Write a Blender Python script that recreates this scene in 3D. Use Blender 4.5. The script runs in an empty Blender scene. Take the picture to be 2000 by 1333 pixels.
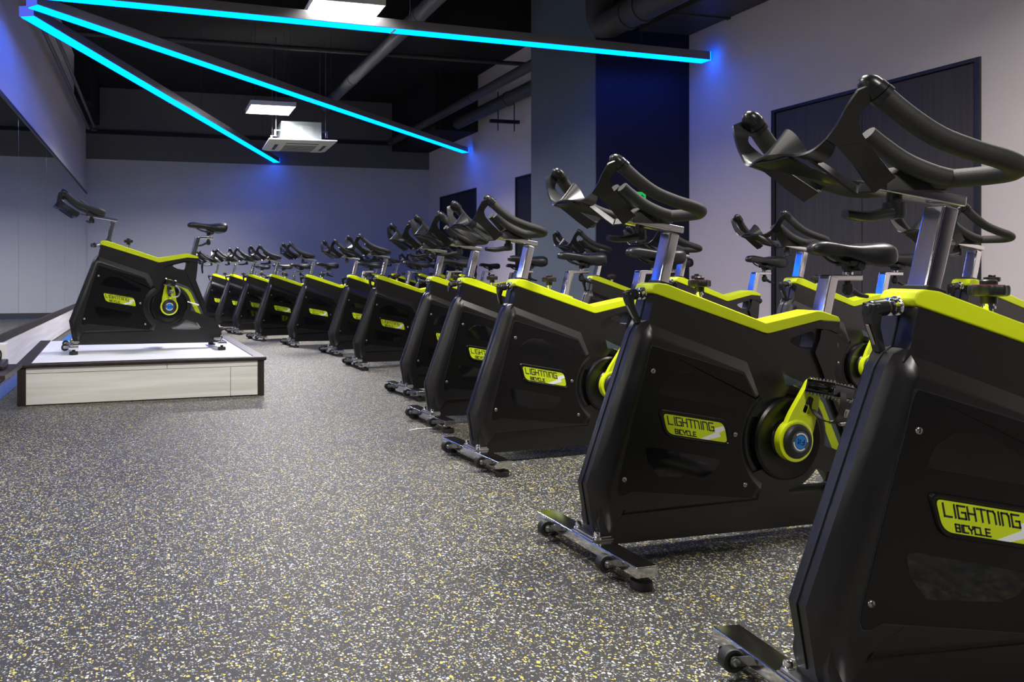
import bpy, bmesh, math, random
from mathutils import Vector, Matrix
R = math.radians
SC = bpy.context.scene
COL = SC.collection
random.seed(7)

# ------------------------------------------------------------------ camera, world, exposure
YAW = 13.74
cam_data = bpy.data.cameras.new('camera')
cam = bpy.data.objects.new('camera', cam_data); COL.objects.link(cam)
cam.location = (0, 0, .86); cam.rotation_euler = (R(90), 0, R(-YAW))
cam_data.sensor_width = 36.0; cam_data.lens = 1510/2000*36
cam_data.shift_x = (1000-670)/2000; cam_data.shift_y = -(666.5-530.7)/2000
cam_data.clip_start = .05; cam_data.clip_end = 60
SC.camera = cam
world = bpy.data.worlds.new('world'); SC.world = world; world.use_nodes = True
wb = world.node_tree.nodes['Background']; wb.inputs[0].default_value = (.55, .6, .75, 1); wb.inputs[1].default_value = .02
SC.view_settings.view_transform = 'Standard'; SC.view_settings.look = 'None'
SC.view_settings.gamma = 1.0; SC.view_settings.use_curve_mapping = False
SC.view_settings.exposure = 0.25
SC.cycles.sample_clamp_indirect = 0.0; SC.cycles.sample_clamp_direct = 6.0; SC.cycles.blur_glossy = 1.0   # keeps the mirror's reflected light on the far wall
PANEL_POWER = 12.0       # radiance of the ceiling panels' diffusers
PANEL_WATTS = 95.0       # their downward light
PANEL_SPREAD = 154       # beam angle of the panel optics, degrees
LED_POWER = 10.0         # radiance of the blue light bars

# ------------------------------------------------------------------ materials
def mat(name, color=(.5,.5,.5), rough=.5, metal=0.0, spec=.5, coat=0.0, coat_rough=.1):
    m = bpy.data.materials.new(name); m.use_nodes = True
    b = m.node_tree.nodes['Principled BSDF']
    b.inputs['Base Color'].default_value = (*color, 1); b.inputs['Roughness'].default_value = rough
    b.inputs['Metallic'].default_value = metal; b.inputs['Specular IOR Level'].default_value = spec
    b.inputs['Coat Weight'].default_value = coat; b.inputs['Coat Roughness'].default_value = coat_rough
    return m
def nodes(m): return m.node_tree.nodes, m.node_tree.links, m.node_tree.nodes['Principled BSDF']
def noise_bump(m, scale=300, strength=.1, dist=.001, detail=2, rough_var=0.0):
    n, l, b = nodes(m)
    tc = n.new('ShaderNodeTexCoord'); nz = n.new('ShaderNodeTexNoise'); bp = n.new('ShaderNodeBump')
    nz.inputs['Scale'].default_value = scale; nz.inputs['Detail'].default_value = detail
    bp.inputs['Strength'].default_value = strength; bp.inputs['Distance'].default_value = dist
    l.new(tc.outputs['Object'], nz.inputs['Vector']); l.new(nz.outputs['Fac'], bp.inputs['Height']); l.new(bp.outputs['Normal'], b.inputs['Normal'])
    if rough_var:
        n2 = n.new('ShaderNodeTexNoise'); n2.inputs['Scale'].default_value = 9; n2.inputs['Detail'].default_value = 5
        mr = n.new('ShaderNodeMapRange'); r0 = b.inputs['Roughness'].default_value
        mr.inputs['To Min'].default_value = r0-rough_var; mr.inputs['To Max'].default_value = r0+rough_var
        l.new(tc.outputs['Object'], n2.inputs['Vector']); l.new(n2.outputs['Fac'], mr.inputs['Value']); l.new(mr.outputs['Result'], b.inputs['Roughness'])
def wall_paint(m, color, var=.06):
    n, l, b = nodes(m)
    tc = n.new('ShaderNodeTexCoord'); nz = n.new('ShaderNodeTexNoise'); nz.inputs['Scale'].default_value = 1.3; nz.inputs['Detail'].default_value = 6
    mx = n.new('ShaderNodeMix'); mx.data_type = 'RGBA'
    mx.inputs['A'].default_value = (*[c*(1-var) for c in color], 1); mx.inputs['B'].default_value = (*[min(1, c*(1+var)) for c in color], 1)
    l.new(tc.outputs['Object'], nz.inputs['Vector']); l.new(nz.outputs['Fac'], mx.inputs['Factor']); l.new(mx.outputs['Result'], b.inputs['Base Color'])
    n2 = n.new('ShaderNodeTexNoise'); n2.inputs['Scale'].default_value = 120; bp = n.new('ShaderNodeBump'); bp.inputs['Strength'].default_value = .08; bp.inputs['Distance'].default_value = .002
    l.new(tc.outputs['Object'], n2.inputs['Vector']); l.new(n2.outputs['Fac'], bp.inputs['Height']); l.new(bp.outputs['Normal'], b.inputs['Normal'])
def wood(m, c1, c2, axis=0, scale=6, stretch=12):
    n, l, b = nodes(m)
    tc = n.new('ShaderNodeTexCoord'); mp = n.new('ShaderNodeMapping'); s = [stretch*scale]*3; s[axis] = scale*.6
    mp.inputs['Scale'].default_value = s
    nz = n.new('ShaderNodeTexNoise'); nz.inputs['Scale'].default_value = 1; nz.inputs['Detail'].default_value = 6; nz.inputs['Distortion'].default_value = .6
    cr = n.new('ShaderNodeValToRGB'); cr.color_ramp.elements[0].position = .35; cr.color_ramp.elements[1].position = .65
    cr.color_ramp.elements[0].color = (*c1, 1); cr.color_ramp.elements[1].color = (*c2, 1)
    l.new(tc.outputs['Object'], mp.inputs['Vector']); l.new(mp.outputs['Vector'], nz.inputs['Vector']); l.new(nz.outputs['Fac'], cr.inputs['Fac']); l.new(cr.outputs['Color'], b.inputs['Base Color'])
def emit(name, color, strength):
    m = bpy.data.materials.new(name); m.use_nodes = True; n = m.node_tree.nodes; l = m.node_tree.links
    n.clear(); e = n.new('ShaderNodeEmission'); o = n.new('ShaderNodeOutputMaterial')
    e.inputs[0].default_value = (*color, 1); e.inputs[1].default_value = strength; l.new(e.outputs[0], o.inputs[0]); return m

M = {}
M['shell'] = mat('shell_plastic', (.0042,.0036,.0044), .34, spec=.6); noise_bump(M['shell'], 900, .12, .0004, 2, .05)
M['panel'] = mat('panel_plastic', (.0032,.003,.0036), .30, spec=.32); noise_bump(M['panel'], 900, .08, .0004, 2, .04)
M['gloss'] = mat('gloss_black', (.004,.004,.005), .06, spec=.5)
M['rubber'] = mat('grip_rubber', (.024,.024,.024), .6, spec=.4); noise_bump(M['rubber'], 450, .5, .0012, 3)
M['tray'] = mat('tray_plastic', (.012,.012,.014), .30, spec=.5); noise_bump(M['tray'], 700, .15, .0005)
M['saddle'] = mat('saddle_vinyl', (.010,.010,.012), .36, spec=.5); noise_bump(M['saddle'], 350, .25, .0006)
M['dark'] = mat('dark_plastic', (.010,.010,.011), .42)
M['chrome'] = mat('chrome', (.78,.78,.80), .13, 1.0); noise_bump(M['chrome'], 30, .03, .001, 3, .05)
M['steel'] = mat('brushed_steel', (.42,.42,.43), .28, 1.0)
M['blackmetal'] = mat('black_chrome', (.16,.16,.17), .2, 1.0)
M['lime'] = mat('lime_plastic', (.66,.78,.004), .42, spec=.4); noise_bump(M['lime'], 800, .1, .0004)
M['limepaint'] = mat('lime_paint', (.62,.74,.01), .25, spec=.5, coat=.4)
M['badge'] = mat('badge_film', (.50,.62,.012), .25, spec=.4)
M['ink'] = mat('dark_ink', (.012,.014,.02), .4)
M['silverprint'] = mat('silver_print', (.72,.74,.78), .35)
M['slate'] = mat('slate_film', (.055,.075,.09), .35)
M['blue'] = mat('blue_emblem', (.005,.20,.70), .3)
M['white'] = mat('white_plastic', (.75,.76,.78), .4)
M['red'] = mat('red_ring', (.16,.03,.035), .35)
M['wheel'] = mat('wheel_rubber', (.010,.010,.011), .5)
M['wall'] = mat('wall_paint', rough=.85, spec=.2); wall_paint(M['wall'], (.68,.61,.61))
M['wallgrey'] = mat('wall_paint_grey', rough=.85, spec=.2); wall_paint(M['wallgrey'], (.60,.60,.61))
M['column'] = mat('column_paint', rough=.8, spec=.2); wall_paint(M['column'], (.095,.115,.14))
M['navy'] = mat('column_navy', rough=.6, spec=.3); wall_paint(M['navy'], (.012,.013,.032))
M['wallupper'] = mat('wall_upper_dark', rough=.85, spec=.2); wall_paint(M['wallupper'], (.17,.165,.17))
M['ceiling'] = mat('ceiling_black', (.022,.021,.022), .85, spec=.2)
M['pipe'] = mat('pipe_black', (.06,.058,.06), .5, spec=.3)
M['pipegrey'] = mat('pipe_grey', (.12,.118,.12), .5, spec=.4)
M['door'] = mat('door_laminate', (.045,.042,.044), .6, spec=.4); wood(M['door'], (.046,.042,.043), (.064,.058,.059), 2, 2, 30)
M['doorframe'] = mat('door_frame_black', (.015,.015,.017), .4)
M['doorblack'] = mat('door_black', (.012,.011,.013), .6)
M['whitewood'] = mat('whitewashed_laminate', rough=.42, spec=.4); wood(M['whitewood'], (.66,.635,.60), (.80,.785,.765), 0, 1.6, 14)
M['whitewood_y'] = mat('whitewashed_laminate_length', rough=.5, spec=.3); wood(M['whitewood_y'], (.62,.59,.57), (.74,.71,.69), 1, 1.6, 14)
M['whitetop'] = mat('whitewashed_deck', rough=.35, spec=.4); wood(M['whitetop'], (.78,.79,.81), (.88,.885,.89), 0, 1.6, 16)
M['brown'] = mat('dark_brown_trim', rough=.4, spec=.4); wood(M['brown'], (.018,.013,.012), (.034,.025,.022), 2, 3, 10)
M['greytrim'] = mat('grey_trim', (.06,.06,.065), .35)
M['mirror'] = mat('mirror_glass', (.86,.90,.89), .02, 1.0)
M['bluefloor'] = mat('blue_floor_strip', (.004,.12,.44), .45, spec=.5)
M['alu'] = mat('bar_aluminium', (.30,.29,.31), .4, .6)
M['zinc'] = mat('galvanised_sheet', (.27,.31,.31), .45, .6)
M['acwhite'] = mat('unit_white', (.72,.72,.72), .4)
M['slot'] = mat('slot_dark', (.06,.06,.065), .6)
M['green'] = emit('sign_green', (.02,.55,.10), .7)
M['panel_light'] = emit('panel_light', (1.0,.955,.90), PANEL_POWER)
M['led'] = emit('led_blue', (0.0,.10,1.0), LED_POWER)
M['ledcap'] = emit('led_cap', (.10,.14,.9), LED_POWER*.08)

def floor_material():
    m = mat('speckled_rubber', (.05,.05,.053), .55, spec=.35); n, l, b = nodes(m)
    tc = n.new('ShaderNodeTexCoord')
    # warp so that the flecks are ragged
    wn = n.new('ShaderNodeTexNoise'); wn.inputs['Scale'].default_value = 140; wn.inputs['Detail'].default_value = 2
    vs = n.new('ShaderNodeVectorMath'); vs.operation = 'SCALE'; vs.inputs['Scale'].default_value = .010
    va = n.new('ShaderNodeVectorMath'); va.operation = 'ADD'
    l.new(tc.outputs['Object'], wn.inputs['Vector']); l.new(wn.outputs['Color'], vs.inputs[0]); l.new(vs.outputs[0], va.inputs[0]); l.new(tc.outputs['Object'], va.inputs[1])
    # patchy density
    pn = n.new('ShaderNodeTexNoise'); pn.inputs['Scale'].default_value = 1.7; pn.inputs['Detail'].default_value = 3
    l.new(tc.outputs['Object'], pn.inputs['Vector'])
    cur = None
    bn = n.new('ShaderNodeTexNoise'); bn.inputs['Scale'].default_value = 60; bn.inputs['Detail'].default_value = 4
    bc = n.new('ShaderNodeValToRGB'); bc.color_ramp.elements[0].color = (.023,.0225,.0235,1); bc.color_ramp.elements[1].color = (.042,.0415,.043,1)
    l.new(tc.outputs['Object'], bn.inputs['Vector']); l.new(bn.outputs['Fac'], bc.inputs['Fac']); cur = bc.outputs['Color']
    for scale, thr, rad, cols in ((160, .74, .42, 0), (105, .86, .40, 1), (240, .76, .45, 2)):
        v = n.new('ShaderNodeTexVoronoi'); v.inputs['Scale'].default_value = scale
        l.new(va.outputs[0], v.inputs['Vector'])
        sp = n.new('ShaderNodeSeparateColor'); l.new(v.outputs['Color'], sp.inputs[0])
        a = n.new('ShaderNodeMath'); a.operation = 'GREATER_THAN'; a.inputs[1].default_value = thr; l.new(sp.outputs[0], a.inputs[0])
        d = n.new('ShaderNodeMath'); d.operation = 'LESS_THAN'; d.inputs[1].default_value = rad; l.new(v.outputs['Distance'], d.inputs[0])
        mm = n.new('ShaderNodeMath'); mm.operation = 'MULTIPLY'; l.new(a.outputs[0], mm.inputs[0]); l.new(d.outputs[0], mm.inputs[1])
        r = n.new('ShaderNodeValToRGB'); r.color_ramp.interpolation = 'CONSTANT'; e = r.color_ramp.elements
        pal = [((.50,.50,.48),0),((.52,.44,.07),.42),((.22,.28,.42),.72),((.60,.59,.55),.82)] if cols != 1 else [((.55,.46,.06),0),((.56,.56,.54),.5),((.23,.30,.45),.87)]
        if cols == 2: pal = [((.30,.30,.29),0),((.32,.26,.06),.5),((.15,.19,.28),.75)]
        e[0].color = (*pal[0][0],1); e[0].position = 0; e[1].color = (*pal[1][0],1); e[1].position = pal[1][1]
        for c, p in pal[2:]:
            q = e.new(p); q.color = (*c,1)
        l.new(sp.outputs[1], r.inputs['Fac'])
        mx = n.new('ShaderNodeMix'); mx.data_type = 'RGBA'
        l.new(mm.outputs[0], mx.inputs['Factor']); l.new(cur, mx.inputs['A']); l.new(r.outputs['Color'], mx.inputs['B']); cur = mx.outputs['Result']
    l.new(cur, b.inputs['Base Color'])
    bp = n.new('ShaderNodeBump'); bp.inputs['Strength'].default_value = .25; bp.inputs['Distance'].default_value = .002
    l.new(bn.outputs['Fac'], bp.inputs['Height']); l.new(bp.outputs['Normal'], b.inputs['Normal'])
    return m
M['floor'] = floor_material()

# ------------------------------------------------------------------ mesh helpers
def box(bm, c, s, rot=None):
    r = bmesh.ops.create_cube(bm, size=1.0)
    mtx = Matrix.Translation(Vector(c)) @ (rot.to_4x4() if rot is not None else Matrix.Identity(4)) @ Matrix.Diagonal((*s, 1))
    bmesh.ops.transform(bm, matrix=mtx, verts=r['verts']); return r['verts']
def bx(bm, x0, x1, y0, y1, z0, z1): return box(bm, ((x0+x1)/2,(y0+y1)/2,(z0+z1)/2), (abs(x1-x0),abs(y1-y0),abs(z1-z0)))
def prism(bm, poly, y0, y1, holes=()):
    """polygon(s) in XZ extruded from y0 to y1, with holes"""
    loops = [poly]+list(holes); fronts = []; backs = []; ef = []; eb = []
    for lp in loops:
        f = [bm.verts.new((x, y0, z)) for x, z in lp]; b = [bm.verts.new((x, y1, z)) for x, z in lp]; k = len(lp)
        for i in range(k):
            j = (i+1) % k
            bm.faces.new((f[i], f[j], b[j], b[i]))
        ef += [bm.edges.get((f[i], f[(i+1) % k])) for i in range(k)]; eb += [bm.edges.get((b[i], b[(i+1) % k])) for i in range(k)]
        fronts.append(f); backs.append(b)
    if holes:
        bmesh.ops.triangle_fill(bm, use_beauty=True, use_dissolve=False, edges=ef, normal=(0,-1,0))
        bmesh.ops.triangle_fill(bm, use_beauty=True, use_dissolve=False, edges=eb, normal=(0,1,0))
    else:
        bm.faces.new(fronts[0]); bm.faces.new(list(reversed(backs[0])))
def loft(bm, rings, caps=True):
    vs = [[bm.verts.new(p) for p in r] for r in rings]; k = len(rings[0])
    for a, b in zip(vs, vs[1:]):
        for i in range(k):
            j = (i+1) % k; bm.faces.new((a[i], a[j], b[j], b[i]))
    if caps: bm.faces.new(list(reversed(vs[0]))); bm.faces.new(vs[-1])
    return vs
def smooth_path(pts, sub=5):
    P = [Vector(p) for p in pts]; out = []
    for i in range(len(P)-1):
        p0 = P[max(i-1,0)]; p1 = P[i]; p2 = P[i+1]; p3 = P[min(i+2,len(P)-1)]
        for k in range(sub):
            t = k/sub
            out.append(.5*((2*p1)+(p2-p0)*t+(2*p0-5*p1+4*p2-p3)*t*t+(3*p1-p0-3*p2+p3)*t**3))
    out.append(P[-1]); return out
def tube(bm, pts, r, n=12, smooth=0, flat=1.0):
    P = smooth_path(pts, smooth) if smooth else [Vector(p) for p in pts]
    rad = r if isinstance(r, (list,tuple)) else None
    t0 = (P[1]-P[0]).normalized(); up = Vector((0,0,1)) if abs(t0.z) < .9 else Vector((1,0,0))
    u = t0.cross(up).normalized(); rings = []
    for i, p in enumerate(P):
        t = (P[min(i+1,len(P)-1)]-P[max(i-1,0)]).normalized()
        u = (u-t*u.dot(t)).normalized(); v = t.cross(u)
        if rad:
            f = i/(len(P)-1)*(len(rad)-1); a = int(min(f, len(rad)-2)); rr = rad[a]+(rad[a+1]-rad[a])*(f-a)
        else: rr = r
        rings.append([p+(u*math.cos(2*math.pi*k/n)+v*math.sin(2*math.pi*k/n)*flat)*rr for k in range(n)])
    loft(bm, rings)
def lathe(bm, prof, o=(0,0,0), axis='z', n=24):
    """prof: (radius, height) pairs along the axis"""
    def pt(r, h, a):
        c, s = math.cos(a)*r, math.sin(a)*r
        q = {'z': (c,s,h), 'y': (c,h,-s), 'x': (h,c,s)}[axis]
        return (o[0]+q[0], o[1]+q[1], o[2]+q[2])
    loft(bm, [[pt(max(r,1e-4), h, 2*math.pi*k/n) for k in range(n)] for r, h in prof])
def beam(bm, p0, p1, w, h, side=(0,1,0)):
    """bar of section w (along side) by h between two points"""
    p0 = Vector(p0); p1 = Vector(p1); t = (p1-p0).normalized(); s = Vector(side); s = (s-t*s.dot(t)).normalized(); u = s.cross(t)
    loft(bm, [[p+s*a*w/2+u*b*h/2 for a, b in ((-1,-1),(1,-1),(1,1),(-1,1))] for p in (p0, p1)])
def sheet(bm, rows, th, sub=0):
    if sub: rows = list(zip(*[smooth_path(c, sub) for c in zip(*rows)]))
    vs = [[bm.verts.new(p) for p in r] for r in rows]; fs = []
    for a, b in zip(vs, vs[1:]):
        for i in range(len(a)-1): fs.append(bm.faces.new((a[i], a[i+1], b[i+1], b[i])))
    bmesh.ops.recalc_face_normals(bm, faces=fs)
    bmesh.ops.solidify(bm, geom=fs, thickness=th)
def finish(bm, name, material, bevel=0, seg=2, angle=28, smooth=50, mirror_y=False):
    bmesh.ops.recalc_face_normals(bm, faces=bm.faces[:])
    if bevel:
        es = [e for e in bm.edges if len(e.link_faces) == 2 and e.calc_face_angle(0) > R(angle)]
        bmesh.ops.bevel(bm, geom=es, offset=bevel, segments=seg, profile=.5, affect='EDGES', clamp_overlap=True)
    if mirror_y:
        g = bmesh.ops.duplicate(bm, geom=bm.verts[:]+bm.edges[:]+bm.faces[:])['geom']
        vs = [x for x in g if isinstance(x, bmesh.types.BMVert)]
        for v in vs: v.co.y = -v.co.y
        bmesh.ops.reverse_faces(bm, faces=[x for x in g if isinstance(x, bmesh.types.BMFace)])
    bm.normal_update()
    cs = math.cos(R(smooth)); normals = []
    for f in bm.faces:
        for lp in f.loops:
            n = Vector((0,0,0))
            for g in lp.vert.link_faces:
                if g is f or g.normal.dot(f.normal) > cs: n += g.normal*g.calc_area()
            normals.append(n.normalized() if n.length > 1e-12 else f.normal.copy())
        f.smooth = True
    me = bpy.data.meshes.new(name); bm.to_mesh(me); bm.free()
    me.materials.append(material)
    try: me.normals_split_custom_set([tuple(n) for n in normals])
    except Exception: pass
    return me
def link(name, me, parent=None, loc=(0,0,0), rot=(0,0,0)):
    o = bpy.data.objects.new(name, me); COL.objects.link(o); o.location = loc; o.rotation_euler = rot
    if parent is not None: o.parent = parent
    return o
def thing(name, label, cat, loc=(0,0,0), rotz=0, group=None, me=None):
    o = bpy.data.objects.new(name, me); COL.objects.link(o); o.location = loc; o.rotation_euler = (0,0,rotz)
    o['label'] = label; o['category'] = cat
    if group: o['group'] = group
    return o
def structure(o): o['kind'] = 'structure'; return o
def mbox(name, material, dims, bevel=0, parent=None, loc=(0,0,0)):
    """dims: x0,x1,y0,y1,z0,z1"""
    bm = bmesh.new(); bx(bm, *dims); return link(name, finish(bm, name, material, bevel), parent, loc)

# ------------------------------------------------------------------ the room
XL, XR, YB, YF, ZC = -1.23, 5.52, 15.1, -3.2, 4.3
structure(mbox('floor', M['floor'], (XL-.2, XR+.2, YF-.2, YB+.2, -.1, 0)))
structure(mbox('ceiling', M['ceiling'], (XL-.2, XR+.2, YF-.2, YB+.2, ZC, ZC+.1)))
structure(mbox('wall_left', M['wall'], (XL-.2, XL, YF, YB, 0, ZC)))
structure(mbox('wall_back', M['wallgrey'], (XL-.2, XR+.2, YB, YB+.2, 0, ZC)))
structure(mbox('wall_front', M['navy'], (XL-.2, XR+.2, YF-.2, YF, 0, ZC)))
structure(mbox('wall_back', M['wallupper'], (XL+.001, XR-.001, YB-.012, YB-.0005, 2.96, ZC-.001)))  # thin sheet that makes the far wall darker above its lower edge
# right wall with three door openings
def right_wall(openings, top):
    bm = bmesh.new(); y = YF
    for a, b in openings:
        bx(bm, XR, XR+.2, y, a, 0, top); y = b
    bx(bm, XR, XR+.2, y, YB, 0, top); bx(bm, XR, XR+.2, YF, YB, top, ZC)
    return structure(link('wall_right', finish(bm, 'wall_right', M['wall'])))
DT = 2.34
DOORS = ((4.117, 5.97), (9.3, 11.16), (12.67, 14.46))
right_wall(DOORS, DT)
structure(mbox('column', M['column'], (4.41, XR-.002, 7.11, 8.51, 0, ZC-.002), .008))
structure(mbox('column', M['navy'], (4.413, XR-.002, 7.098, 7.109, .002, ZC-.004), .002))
for i, (a, b) in enumerate(DOORS):
    d = bpy.data.objects.new('door_%d' % (i+1), None); COL.objects.link(d); d.location = (XR, (a+b)/2, 0); structure(d)
    h = (b-a)/2; w = .04
    bm = bmesh.new()
    bx(bm, -.012, .1, -h, -h+w, 0, DT); bx(bm, -.012, .1, h-w, h, 0, DT); bx(bm, -.012, .1, -h+w, h-w, DT-w*.7, DT)
    link('frame', finish(bm, 'frame', M['doorframe'], .004), d)
    mm = M['door'] if i == 0 else M['doorblack']
    for s in (-1, 1):
        y0, y1 = sorted((s*.003, s*(h-w-.003)))
        mbox('leaf', mm, (.004, .05, y0, y1, .01, DT-w*.7-.004), .003, d)
# black strip and duct box on the far wall, beam and void at the left
structure(mbox('trim_1', M['doorblack'], (XL+.002, 4.72, YB-.05, YB-.001, 3.43, 3.50)))
structure(mbox('ceiling_beam', M['ceiling'], (4.72, XR-.002, 12.6, YB-.002, 3.31, ZC-.002), .01))
structure(mbox('ceiling_beam', M['ceiling'], (XL+.002, XL+.25, 12.9, YB-.06, 3.58, ZC-.002), .01))
structure(mbox('ceiling_beam', M['ceiling'], (XL+.26, 4.7, 8.6, 8.95, 3.75, ZC-.002), .01))
structure(mbox('ceiling_beam', M['ceiling'], (XL+.002, XR-.002, 3.6, 3.95, 3.75, ZC-.002), .01))
# white laminate skirting below the mirror, boards of their own
bl = bpy.data.objects.new('baseboard_left', None); COL.objects.link(bl); bl.location = (XL, 0, 0); structure(bl)
y = YF
for k in range(14):
    L = 1.35; y1 = min(y+L, YB-.003)
    if y1-y > .1: mbox('board', M['whitewood_y'], (.001, .018, y, y1-.003, .012, .279), .0015, bl)
    y += L
mbox('plinth', M['greytrim'], (.001, .012, YF, YB-.003, 0, .011), 0, bl)
# blue line on the floor along the walls
structure(mbox('trim_2', M['bluefloor'], (-1.12, -1.0, YF, YB-.13, 0, .002)))
structure(mbox('trim_3', M['bluefloor'], (-1.12, XR-.2, YB-.25, YB-.13, 0, .002)))
structure(mbox('baseboard_back', M['greytrim'], (XL+.02, XR-.02, YB-.015, YB-.001, 0, .10), .002))

# wall of mirrors
mir = thing('wall_mirror', 'long mirror of tall glass panels along the left wall above white skirting', 'mirror', (XL, 0, 0))
edges = [YF+.02, -1.7, .15, 2.0, 3.87, 5.75, 7.65, 9.55, 11.45, 13.35, YB-.012]
for a, b in zip(edges, edges[1:]):
    mbox('mirror_panel', M['mirror'], (.006, .014, a+.005, b-.005, .348, 2.302), .001, mir)
mbox('bottom_rail', M['brown'], (.001, .026, YF+.01, YB-.004, .281, .348), .002, mir)
mbox('top_rail', M['doorframe'], (.001, .024, YF+.01, YB-.004, 2.302, 2.335), .002, mir)

# ------------------------------------------------------------------ lights of the place, and unseen panels added for fill
def panel_light(x, y, label, k=1.0, z=3.15, s=.6):
    t = thing('ceiling_panel_light', label, 'light', (x, y, z), 0, 'square ceiling panel lights')
    bm = bmesh.new(); e = s/2+.012; d_ = -.03
    bx(bm,-e,e,-e,e,.002,.03); bx(bm,-e,-s/2,-e,e,d_,.002); bx(bm,s/2,e,-e,e,d_,.002); bx(bm,-s/2,s/2,-e,-s/2,d_,.002); bx(bm,-s/2,s/2,s/2,e,d_,.002)
    link('housing', finish(bm,'housing',M['white']), t)
    bm = bmesh.new(); f = bm.faces.new([bm.verts.new(p) for p in ((-s/2,-s/2,0),(-s/2,s/2,0),(s/2,s/2,0),(s/2,-s/2,0))])
    me = bpy.data.meshes.new('diffuser'); bm.to_mesh(me); bm.free(); me.materials.append(M['panel_light']); link('diffuser', me, t)
    ld = bpy.data.lights.new('panel_lamp', 'AREA'); ld.shape = 'SQUARE'; ld.size = s-.02; ld.energy = PANEL_WATTS*k; ld.spread = R(PANEL_SPREAD); ld.color = (1.0,.955,.90)
    link('panel_lamp', ld, t, (0,0,-.003))
    for sx in (-1, 1):
        for sy in (-1, 1):
            bm = bmesh.new(); tube(bm, [(sx*s*.4,sy*s*.4,.05),(sx*s*.4,sy*s*.4,ZC-z)], .003, 6); link('hanging_wire', finish(bm, 'hanging_wire', M['pipe']), t)
panel_light(1.60, 6.60, 'large glowing square ceiling panel at top centre, behind the longest blue bar', 1.35)
panel_light(1.58, 10.75, 'small glowing square ceiling panel above the white air conditioner', 2.3)
panel_light(1.60, 2.30, 'added ceiling panel light above the nearest bikes, out of the frame', .8)  # unseen fixture, added to light the near bikes and floor
panel_light(-.25, 2.60, 'added ceiling panel light near the left wall, out of the frame', .4)  # unseen fixture, added for highlights on the bike fronts
panel_light(1.60, -1.6, 'added ceiling panel light behind the camera position, out of the frame')  # unseen fixture, added as fill from behind the camera
panel_light(4.10, 2.30, 'added ceiling panel light near the right wall, out of the frame', .55)  # unseen fixture, added as fill on the right-hand side

def light_bar(p0, p1, label, joints=(), w=.13, h=.085):
    p0 = Vector(p0); p1 = Vector(p1); d = p1-p0; L = d.length; a = math.atan2(d.y, d.x)
    t = thing('led_light_bar', label, 'light', p0, a, 'blue light bars under the ceiling')
    bm = bmesh.new(); bx(bm, 0, L, -w/2, w/2, .004, h)
    link('housing', finish(bm, 'housing', M['alu'], .003), t)
    bm = bmesh.new(); bx(bm, .012, L-.012, -w/2+.008, w/2-.008, -.004, .0035)
    link('diffuser', finish(bm, 'diffuser', M['led']), t)
    mbox('end_cap', M['ledcap'], (-.004, 0, -w/2, w/2, -.002, h), 0, t); mbox('end_cap', M['led'], (L, L+.004, -w/2, w/2, -.002, h), 0, t)
    for f in joints:
        mbox('joint_plate', M['white'], (L*f-.012, L*f+.012, -w/2+.004, w/2-.004, -.007, -.003), 0, t)
    for f in (.12, .5, .88):
        bm = bmesh.new(); tube(bm, [(L*f,0,h),(L*f,0,ZC-p0.z)], .003, 6); link('hanging_wire', finish(bm, 'hanging_wire', M['pipe']), t)
ZB = 2.985
light_bar((-1.03,6.87,ZB), (2.316,14.93,ZB), 'shortest blue light bar, leftmost, ending above the far wall glow', (.38,.62))
light_bar((-.95,6.60,ZB), (5.40,12.9,ZB), 'middle blue light bar running diagonally to the right wall', (.45,.8))
light_bar((-1.0,6.34,ZB), (5.42,6.725,ZB), 'long blue light bar crossing the top in front of the big panel', (.475,))

# ------------------------------------------------------------------ ceiling services
def pipe(name, label, pts, r, m='pipe', n=16, rings=(), cat='pipe'):
    t = thing(name, label, cat, pts[0]); o = Vector(pts[0]); P = [Vector(p)-o for p in pts]
    bm = bmesh.new(); tube(bm, P, r, n); link('duct' if r > .08 else 'tube', finish(bm, 'tube', M[m]), t)
    for f in rings:
        q = f*(len(P)-1); i = int(min(q, len(P)-2)); c = P[i].lerp(P[i+1], q-i); d = (P[i+1]-P[i]).normalized()
        bm = bmesh.new(); tube(bm, [c-d*.03, c+d*.03], r*1.1, n); link('collar', finish(bm, 'collar', M[m]), t)
    return t
pipe('ceiling_pipe', 'grey ceiling pipe running past the right of the big light panel', [(2.85,3.2,3.7),(2.85,13.0,3.7)], .085, 'pipegrey', 16, (.35,.5,.8))
pipe('air_duct', 'thick black round duct with an elbow in front of the dark column', [(4.35,4.1,3.27),(4.35,6.75,3.29),(4.35,6.86,3.32),(4.35,6.93,3.42),(4.35,6.95,3.75)], .135, 'pipe', 20, (.2,.22))
du = thing('air_duct', 'black square duct along the top of the right wall in front of the column', 'duct', (5.2,5.6,3.36))
bm = bmesh.new(); bx(bm,-.3,.31,-1.5,1.48,0,.4); link('casing', finish(bm,'casing',M['pipe'],.01), du)
for y_ in (-.9,0,.9):
    bm = bmesh.new(); bx(bm,-.315,.312,y_-.02,y_+.02,-.014,.41); link('flange', finish(bm,'flange',M['pipe'],.002), du)
pipe('ceiling_pipe', 'black pipe along the right wall beyond the column', [(4.6,8.0,3.45),(4.6,14.8,3.45)], .07, 'pipe', 14, (.4,.8))
pipe('ceiling_pipe', 'lower black pipe along the far right wall corner', [(5.1,8.6,3.42),(5.1,12.5,3.42)], .1, 'pipe', 14, (.5,))
pipe('ceiling_pipe', 'thin black pipe crossing above the far end of the room', [(XL+.1,10.2,3.85),(5.3,10.2,3.85)], .03, 'pipe', 10, (.3,.7))
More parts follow.
